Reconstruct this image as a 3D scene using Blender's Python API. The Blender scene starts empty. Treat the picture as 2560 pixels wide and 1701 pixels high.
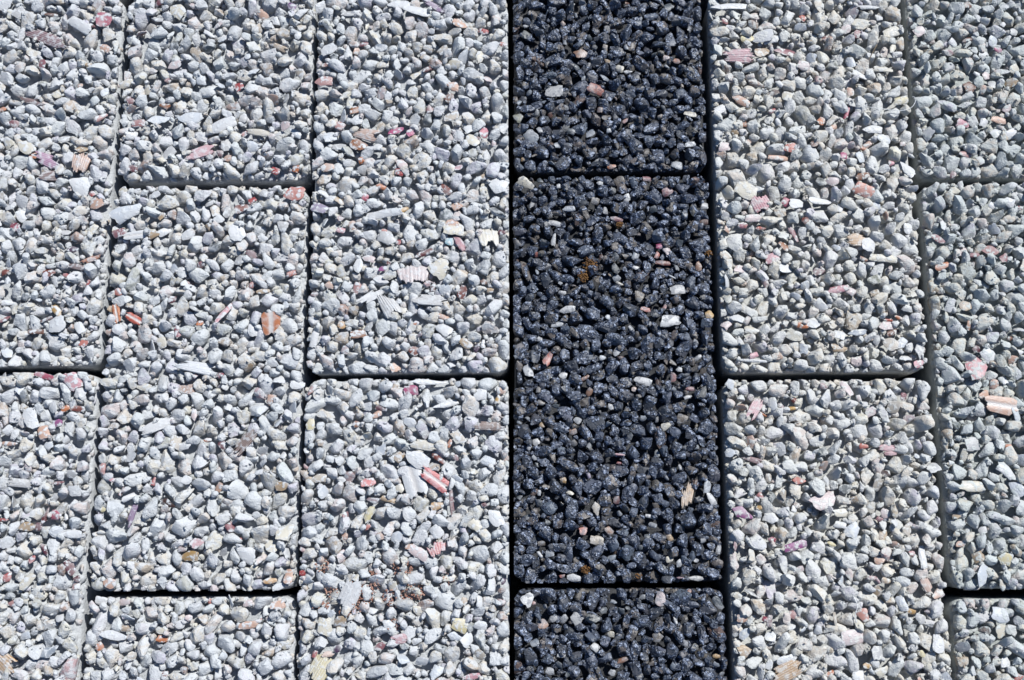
import bpy, bmesh, math, random
import numpy as np
from mathutils import Matrix, Euler, Vector

# ------------------------------------------------------------------ camera, sky, sun, exposure
SC = bpy.context.scene
COL = SC.collection
MM = 0.001

cam = bpy.data.cameras.new('camera')
cam.sensor_width = 36.0
cam.sensor_fit = 'HORIZONTAL'
cam.lens = 36.0
cam.clip_start = 0.01
cam.clip_end = 500.0
cam.dof.use_dof = True
cam.dof.focus_distance = 0.508
cam.dof.aperture_fstop = 16.0
cam_o = bpy.data.objects.new('camera', cam)
COL.objects.link(cam_o)
cam_o.location = (0.01240, -0.07041, 0.49668)
cam_o.rotation_euler = (0.17690, 0.02425, 0.00101)
SC.camera = cam_o

SUN_EL = math.radians(46.0)          # height of the sun above the horizon
SUN_AZ = math.radians(41.0)          # bearing from +Y (up the picture) towards +X (right)
world = bpy.data.worlds.new('World')
SC.world = world
world.use_nodes = True
wn, wl = world.node_tree.nodes, world.node_tree.links
bg = wn['Background']
sky = wn.new('ShaderNodeTexSky')
sky.sky_type = 'NISHITA'
sky.sun_disc = False
sky.altitude = 1000.0
sky.dust_density = 0.0
sky.ozone_density = 6.0
sky.sun_elevation = SUN_EL
sky.sun_rotation = SUN_AZ
wl.new(sky.outputs[0], bg.inputs[0])
bg.inputs[1].default_value = 0.085

sun = bpy.data.lights.new('sun', 'SUN')
sun.energy = 5.0
sun.angle = math.radians(0.53)
sun.color = (1.0, 1.0, 0.985)
sun_o = bpy.data.objects.new('sun', sun)
COL.objects.link(sun_o)
sd = Vector((math.sin(SUN_AZ) * math.cos(SUN_EL), math.cos(SUN_AZ) * math.cos(SUN_EL), math.sin(SUN_EL)))
sun_o.rotation_euler = sd.to_track_quat('Z', 'Y').to_euler()
sun_o.location = sd * 3

vs = SC.view_settings
vs.view_transform = 'Standard'
vs.look = 'None'
vs.gamma = 1.0
vs.use_curve_mapping = False
vs.exposure = 0.28
SC.cycles.max_bounces = 6
SC.cycles.diffuse_bounces = 3

# ------------------------------------------------------------------ materials
def nodes_of(name):
    m = bpy.data.materials.new(name)
    m.use_nodes = True
    return m, m.node_tree.nodes, m.node_tree.links, m.node_tree.nodes['Principled BSDF']

def noise(n, l, pos, scale, detail=3.0, rough=0.55, dist=0.0):
    t = n.new('ShaderNodeTexNoise')
    t.inputs['Scale'].default_value = scale
    t.inputs['Detail'].default_value = detail
    t.inputs['Roughness'].default_value = rough
    t.inputs['Distortion'].default_value = dist
    l.new(pos, t.inputs['Vector'])
    return t.outputs[0]

def ramp(n, l, val, a, b, lo=0.0, hi=1.0):
    t = n.new('ShaderNodeMapRange')
    t.interpolation_type = 'SMOOTHSTEP'
    for k, v in zip((1, 2, 3, 4), (a, b, lo, hi)):
        t.inputs[k].default_value = v
    l.new(val, t.inputs[0])
    return t.outputs[0]

def mixc(n, l, fac, a, b, mode='MIX'):
    t = n.new('ShaderNodeMix')
    t.data_type = 'RGBA'
    t.blend_type = mode
    for s, v in ((t.inputs[0], fac), (t.inputs[6], a), (t.inputs[7], b)):
        if hasattr(v, 'links') or isinstance(v, bpy.types.NodeSocket):
            l.new(v, s)
        else:
            s.default_value = v if isinstance(v, float) else (*v, 1.0)
    return t.outputs[2]

def mth(n, l, op, a, b):
    t = n.new('ShaderNodeMath')
    t.operation = op
    for s, v in ((t.inputs[0], a), (t.inputs[1], b)):
        if isinstance(v, bpy.types.NodeSocket):
            l.new(v, s)
        else:
            s.default_value = v
    return t.outputs[0]

def bumped(n, l, b, h, dist, strength=1.0):
    t = n.new('ShaderNodeBump')
    t.inputs['Strength'].default_value = strength
    t.inputs['Distance'].default_value = dist
    l.new(h, t.inputs['Height'])
    l.new(t.outputs[0], b.inputs['Normal'])

def tint_socket(n, use_attr):
    if use_attr:
        t = n.new('ShaderNodeAttribute')
        t.attribute_name = 'tint'
        return t.outputs['Color']
    t = n.new('ShaderNodeObjectInfo')
    return t.outputs['Color']

def pale_stone(name, crust, use_attr):
    m, n, l, b = nodes_of(name)
    pos = n.new('ShaderNodeNewGeometry').outputs['Position']
    tint = tint_socket(n, use_attr)
    mask = ramp(n, l, noise(n, l, pos, 330.0, 3.0, 0.6), 0.40, 0.58, 0.28, 0.88)
    fine = noise(n, l, pos, 1700.0, 3.0, 0.6)
    mid = noise(n, l, pos, 520.0, 3.0, 0.6)
    c = mixc(n, l, mask, tint, crust)
    g = ramp(n, l, fine, 0.25, 0.75, 0.88, 1.06)
    cg = n.new('ShaderNodeCombineColor')
    for i in range(3):
        l.new(g, cg.inputs[i])
    c = mixc(n, l, 1.0, c, cg.outputs[0], 'MULTIPLY')
    l.new(c, b.inputs['Base Color'])
    b.inputs['Roughness'].default_value = 0.86
    b.inputs['Specular IOR Level'].default_value = 0.3
    h = mth(n, l, 'ADD', mth(n, l, 'MULTIPLY', fine, 0.45), mid)
    bumped(n, l, b, h, 0.0013, 0.8)
    return m

def black_stone(name, use_attr):
    m, n, l, b = nodes_of(name)
    pos = n.new('ShaderNodeNewGeometry').outputs['Position']
    tint = tint_socket(n, use_attr)
    mask = ramp(n, l, noise(n, l, pos, 240.0, 3.0, 0.6), 0.45, 0.52)
    fine = noise(n, l, pos, 1300.0, 2.0, 0.5)
    mid = noise(n, l, pos, 520.0, 3.0, 0.6)
    glint = ramp(n, l, noise(n, l, pos, 640.0, 3.0, 0.6, 0.6), 0.51, 0.62)
    crust = mixc(n, l, glint, (0.032, 0.041, 0.064), (0.25, 0.29, 0.38))  # light bluish speckles: sun and sky glints painted into the crust colour
    c = mixc(n, l, mask, tint, crust)
    g = ramp(n, l, fine, 0.25, 0.75, 0.75, 1.2)
    cg = n.new('ShaderNodeCombineColor')
    for i in range(3):
        l.new(g, cg.inputs[i])
    c = mixc(n, l, 1.0, c, cg.outputs[0], 'MULTIPLY')
    l.new(c, b.inputs['Base Color'])
    l.new(ramp(n, l, mask, 0.0, 1.0, 0.55, 0.45), b.inputs['Roughness'])
    b.inputs['Specular IOR Level'].default_value = 0.6
    l.new(ramp(n, l, mask, 0.0, 1.0, 0.1, 0.4), b.inputs['Coat Weight'])
    b.inputs['Coat Roughness'].default_value = 0.25
    h = mth(n, l, 'MULTIPLY', mth(n, l, 'ADD', mth(n, l, 'MULTIPLY', fine, 0.25), mid), ramp(n, l, mask, 0.0, 1.0, 0.30, 1.0))
    bumped(n, l, b, h, 0.0014, 1.0)
    l.new(b.inputs['Normal'].links[0].from_socket, b.inputs['Coat Normal'])
    return m

def shell_mat(name, crust, amount, rough=0.42):
    m, n, l, b = nodes_of(name)
    pos = n.new('ShaderNodeNewGeometry').outputs['Position']
    oi = n.new('ShaderNodeObjectInfo')
    at = n.new('ShaderNodeAttribute')
    at.attribute_name = 'rib'
    sec = mth(n, l, 'MULTIPLY', at.outputs['Fac'], oi.outputs['Alpha'])
    c = mixc(n, l, sec, oi.outputs['Color'], (0.47, 0.45, 0.43))
    keep = mth(n, l, 'SUBTRACT', 1.0, mth(n, l, 'MULTIPLY', oi.outputs['Alpha'], 0.78))
    fade = mth(n, l, 'MULTIPLY', keep, ramp(n, l, noise(n, l, pos, 210.0, 2.0, 0.5), 0.38, 0.66, 0.05, 0.75))
    pale = mixc(n, l, 0.6, c, (0.47, 0.46, 0.45))
    c = mixc(n, l, fade, c, pale)
    mask = mth(n, l, 'MULTIPLY', keep, ramp(n, l, noise(n, l, pos, 420.0, 3.0, 0.6), 0.50, 0.60, 0.0, amount))
    c = mixc(n, l, mask, c, crust)
    fine = noise(n, l, pos, 1500.0, 2.0, 0.5)
    l.new(c, b.inputs['Base Color'])
    l.new(ramp(n, l, mask, 0.0, 1.0, rough, 0.85), b.inputs['Roughness'])
    bumped(n, l, b, mth(n, l, 'ADD', fine, mth(n, l, 'MULTIPLY', mask, 0.8)), 0.0004, 0.6)
    return m

def cement(name, a, c2, rough):
    m, n, l, b = nodes_of(name)
    pos = n.new('ShaderNodeNewGeometry').outputs['Position']
    c = mixc(n, l, ramp(n, l, noise(n, l, pos, 180.0, 4.0, 0.6), 0.35, 0.65), a, c2)
    l.new(c, b.inputs['Base Color'])
    b.inputs['Roughness'].default_value = rough
    bumped(n, l, b, noise(n, l, pos, 900.0, 4.0, 0.65), 0.0008, 1.0)
    return m

TONES = {'cool': (0.495, 0.508, 0.515), 'warm': (0.515, 0.515, 0.490), 'dull': (0.430, 0.455, 0.440)}
M_ONE = {k: pale_stone('pale_stone_' + k, v, False) for k, v in TONES.items()}
M_FILL = {k: pale_stone('pale_fill_' + k, v, True) for k, v in TONES.items()}
M_ONE['black'] = black_stone('black_stone', False)
M_FILL['black'] = black_stone('black_fill', True)
M_SHELL = {k: shell_mat('shell_' + k, v, 0.9) for k, v in TONES.items()}
M_SHELL['black'] = shell_mat('shell_black', (0.09, 0.10, 0.12), 0.55)
M_BODY = {k: cement('cement_' + k, tuple(x * 0.80 for x in v), tuple(x * 0.95 for x in v), 0.9) for k, v in TONES.items()}
M_BODY['black'] = cement('cement_black', (0.018, 0.019, 0.022), (0.035, 0.036, 0.04), 0.7)
M_SAND = cement('bedding_sand', (0.10, 0.085, 0.065), (0.17, 0.145, 0.11), 0.95)
M_MOSS = cement('moss', (0.10, 0.045, 0.012), (0.20, 0.10, 0.03), 0.9)
M_RED = cement('red_sand', (0.30, 0.14, 0.10), (0.42, 0.25, 0.19), 0.9)
M_THREAD = cement('thread', (0.70, 0.70, 0.68), (0.78, 0.78, 0.75), 0.5)
M_STRAW = cement('straw', (0.22, 0.16, 0.09), (0.34, 0.25, 0.15), 0.7)

# ------------------------------------------------------------------ shape libraries
def icosphere(sub):
    bm = bmesh.new()
    bmesh.ops.create_icosphere(bm, subdivisions=sub, radius=1.0)
    v = np.array([x.co[:] for x in bm.verts])
    f = np.array([[q.index for q in x.verts] for x in bm.faces])
    bm.free()
    return v, f

ICO1, ICO2, ICO3 = icosphere(1), icosphere(2), icosphere(3)

def chip_shape(ico, rng, p=9.0, low=0.58):
    """A broken stone: a ball cut by random planes, its edges worn round."""
    d = ico[0]
    k = int(rng.integers(7, 12))
    nrm = rng.normal(size=(k, 3))
    nrm /= np.linalg.norm(nrm, axis=1)[:, None]
    nrm = np.vstack([nrm, -nrm[:4] + rng.normal(0, 0.25, (4, 3))])
    nrm /= np.linalg.norm(nrm, axis=1)[:, None]
    h = rng.uniform(low, 1.0, size=len(nrm))
    s = np.maximum(d @ nrm.T, 1e-4) / h
    r = (s ** p).sum(1) ** (-1.0 / p)
    r = np.minimum(r, 1.35)
    for _ in range(5):
        w = rng.normal(size=3) * 3.2
        r = r * (1.0 + 0.028 * np.sin(d @ w + rng.uniform(0, 6.3)))
    v = d * r[:, None]
    v -= v.mean(0)
    return v / np.abs(v).max(0).mean()

def mesh_of(name, v, f, mat, smooth=True):
    me = bpy.data.meshes.new(name)
    v = np.asarray(v, dtype=np.float32)
    f = np.asarray(f, dtype=np.int32)
    k = f.shape[1]
    me.vertices.add(len(v))
    me.vertices.foreach_set('co', v.ravel())
    me.loops.add(f.size)
    me.loops.foreach_set('vertex_index', f.ravel())
    me.polygons.add(len(f))
    me.polygons.foreach_set('loop_start', np.arange(0, f.size, k, dtype=np.int32))
    me.polygons.foreach_set('loop_total', np.full(len(f), k, dtype=np.int32))
    me.polygons.foreach_set('use_smooth', np.full(len(f), smooth))
    me.update(calc_edges=True)
    if mat:
        me.materials.append(mat)
    return me

RNG = np.random.default_rng(11)
N_CHIP = 44
CHIP_V = [chip_shape(ICO3, RNG, p=RNG.uniform(8, 20)) for _ in range(N_CHIP)]
FILL_V = [chip_shape(ICO2, RNG, p=RNG.uniform(8, 18)) for _ in range(N_CHIP)]
SHARPFILL_V = [chip_shape(ICO2, RNG, p=RNG.uniform(18, 36), low=0.5) for _ in range(N_CHIP)]
SHARP_V = [chip_shape(ICO3, RNG, p=RNG.uniform(16, 36), low=0.5) for _ in range(N_CHIP)]
CRUMB_V = [chip_shape(ICO1, RNG, p=12.0) for _ in range(12)]
CHIP = {k: [mesh_of('stone_chip', v, ICO3[1], M_ONE[k]) for v in (SHARP_V if k == 'black' else CHIP_V[::2] + SHARP_V[1::2])] for k in M_ONE}

def flake_mesh(rng):
    """A piece of smooth broken shell: an irregular bowed plate about one unit across."""
    k = 18
    a = np.linspace(0, 2 * math.pi, k, endpoint=False)
    m = int(rng.integers(4, 7))
    pa = np.sort((np.arange(m) + rng.uniform(-0.3, 0.3, m)) / m * 2 * math.pi)
    ph = rng.uniform(0.36, 0.5, m)
    s = np.maximum(np.cos(a[:, None] - pa[None, :]), 1e-3) / ph[None, :]
    rim = np.minimum((s ** 22).sum(1) ** (-1 / 22.0), 0.66) * (1 + rng.normal(0, 0.05, k))
    bow, bowy, tw = rng.uniform(0.3, 0.9), rng.uniform(0.0, 0.7), rng.uniform(-0.5, 0.5)
    top, bot = [], []
    for q in (0.0, 0.45, 0.8, 1.0):
        for i in range(k if q else 1):
            x, y = q * rim[i] * math.cos(a[i]), q * rim[i] * math.sin(a[i])
            z = -bow * y * y - bowy * x * x + tw * x * y
            t = 0.16 if q < 1 else 0.10
            top.append((x, y, z + t * 0.5))
            bot.append((x, y, z - t * 0.5))
    v = top + bot
    nb = len(top)
    f = []
    for base, flip in ((0, False), (nb, True)):
        def add(*t):
            f.append(tuple(base + q for q in (t[::-1] if flip else t)))
        for i in range(k):
            j = (i + 1) % k
            add(0, 1 + i, 1 + j)
            for r in (1, 1 + k):
                add(r + i, r + k + i, r + k + j)
                add(r + i, r + k + j, r + j)
    e = 1 + 2 * k
    for i in range(k):
        j = (i + 1) % k
        f.append((e + i, nb + e + i, nb + e + j))
        f.append((e + i, nb + e + j, e + j))
    v = np.array(v)
    v[:, :2] -= (v[:, :2].max(0) + v[:, :2].min(0)) / 2
    v[:, :2] /= v[:, :2].max(0) - v[:, :2].min(0)
    return v, np.array(f), np.zeros(len(v))

def rib_mesh(rng, ribs, amp, band=False):
    """A piece of ribbed scallop: ribs run along x, the broken outline is ragged."""
    nx, ny = 7, ribs * 4 + 1
    w0, w1 = rng.uniform(0.72, 0.95), rng.uniform(0.9, 1.0)
    bow, bowx = rng.uniform(0.5, 1.0), rng.uniform(0.1, 0.5)
    e0 = np.convolve(rng.normal(0, 0.42, ny + 8), np.ones(9) / 9, 'valid')
    e1 = np.convolve(rng.normal(0, 0.42, ny + 8), np.ones(9) / 9, 'valid')
    top, bot, rv = [], [], []
    for i in range(nx):
        u = i / (nx - 1)
        for j in range(ny):
            t = j / (ny - 1) - 0.5
            cut = 1 - 1.3 * max(0.0, abs(t) - 0.34) / 0.16
            x = ((u - 0.5) + (e0[j] * (1 - u) + e1[j] * u)) * (0.75 + 0.25 * cut)
            y = t * (w0 + (w1 - w0) * u)
            ph = math.cos(2 * math.pi * ribs * t + (0 if ribs % 2 else math.pi))
            if band:
                ph = -math.exp(-(t / 0.16) ** 2) * 2
            z = -bow * y * y - bowx * (u - 0.5) ** 2 + amp * ph
            top.append((x, y, z + 0.08))
            bot.append((x, y, -bow * y * y - bowx * (u - 0.5) ** 2 - 0.10))
            rv.append(math.exp(-(t / 0.15) ** 4) if band else 0.5 + 0.5 * ph)
    n = len(top)
    f = []
    for i in range(nx - 1):
        for j in range(ny - 1):
            a, b, c, d = i * ny + j, (i + 1) * ny + j, (i + 1) * ny + j + 1, i * ny + j + 1
            f += [(a, b, c), (a, c, d), (n + a, n + c, n + b), (n + a, n + d, n + c)]
    edge = [j for j in range(ny)] + [i * ny + ny - 1 for i in range(1, nx)] + \
           [(nx - 1) * ny + j for j in range(ny - 2, -1, -1)] + [i * ny for i in range(nx - 2, 0, -1)]
    for a, b in zip(edge, edge[1:] + edge[:1]):
        f += [(a, b, n + b), (a, n + b, n + a)]
    return np.array(top + bot), np.array(f), np.array(rv + rv)

def shell_lib(makers):
    out = {k: [] for k in M_SHELL}
    for v, f, r in makers:
        for k in out:
            me = mesh_of('shell_fragment', v, f, M_SHELL[k])
            at = me.attributes.new('rib', 'FLOAT', 'POINT')
            at.data.foreach_set('value', r.astype(np.float32))
            bm = bmesh.new()
            bm.from_mesh(me)
            bmesh.ops.recalc_face_normals(bm, faces=bm.faces)
            bm.to_mesh(me)
            bm.free()
            me.set_sharp_from_angle(angle=math.radians(48))
            out[k].append(me)
    return out

FLAKE = shell_lib([flake_mesh(RNG) for _ in range(18)])
RIB = shell_lib([rib_mesh(RNG, int(RNG.integers(6, 10)), 0.015) for _ in range(8)])
BAND = shell_lib([rib_mesh(RNG, 3, 0.05, True) for _ in range(4)])

for key, lib in CHIP.items():
    for me in lib:
        me.set_sharp_from_angle(angle=math.radians(24 if key == 'black' else 40))

# ------------------------------------------------------------------ colours
HEX = dict(beige='d8cbb8', bluegrey='9aa6b4', bluewhite='e3eaf2', brown='7d4a30', charcoal='2a3036', coral='dd7d6a', coraldark='b5604f',
           cream='efe6cf', crimson='a01f45', darkbrown='4a2418', darkgreen='3f524e', darkred='6d1c22', dustypink='c9918d', greywhite='d2d2d2',
           hotpink='cf5088', lavender='b3a6c0', lightgrey='b9bcc2', maroon='6a2036', maroonstripe='7c2440', mauve='a4646c', mustard='cfa04e',
           ochre='d9a765', olive='8e8f72', orange='dd7c34', orangebrown='a8632c', orangered='d8532c', peach='e8b89c', peachdark='b98a6c',
           pink='e8a3ad', pinkred='d0607a', pinkwhite='ecd6d4', purple='4f2a52', red='bb3434', redblack='6b2622', redbrown='8a3c2a',
           redbrowndark='55382e', rose='df8f96', salmon='ec9c84', salmonred='dd5f62', slate='59646c', tan='c8a87e', taupe='786c60',
           terracotta='b27a5a', turquoise='49b8d4', violet='7a3a8c', violetpink='b35b9c', white='f2f3f4', yellow='ecdca0', yelloworange='e6b455')
WORDS = dict(beige='beige', bluegrey='blue-grey', bluewhite='bluish white', coraldark='dull coral', darkbrown='dark brown', darkgreen='dark green',
             darkred='dark red', dustypink='dusty pink', greywhite='greyish white', hotpink='hot pink', lightgrey='light grey', maroonstripe='maroon and white striped',
             orangebrown='orange-brown', orangered='orange-red', peachdark='dull peach', pinkred='pinkish red', pinkwhite='pinkish white', redblack='dark red',
             redbrown='red-brown', redbrowndark='dark red-brown', salmonred='salmon red', slate='slate grey', violetpink='violet pink', yelloworange='yellow-orange')
def lin(h, k=0.52):
    o = []
    for i in (0, 2, 4):
        c = int(h[i:i + 2], 16) / 255.0
        o.append(k * (c / 12.92 if c <= 0.04045 else ((c + 0.055) / 1.055) ** 2.4))
    return tuple(o)
RGB = {k: lin(v) for k, v in HEX.items()}
for k, c in RGB.items():
    g = 0.3 * c[0] + 0.5 * c[1] + 0.2 * c[2]
    RGB[k] = tuple(q * 0.84 + g * 0.16 for q in c)

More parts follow.
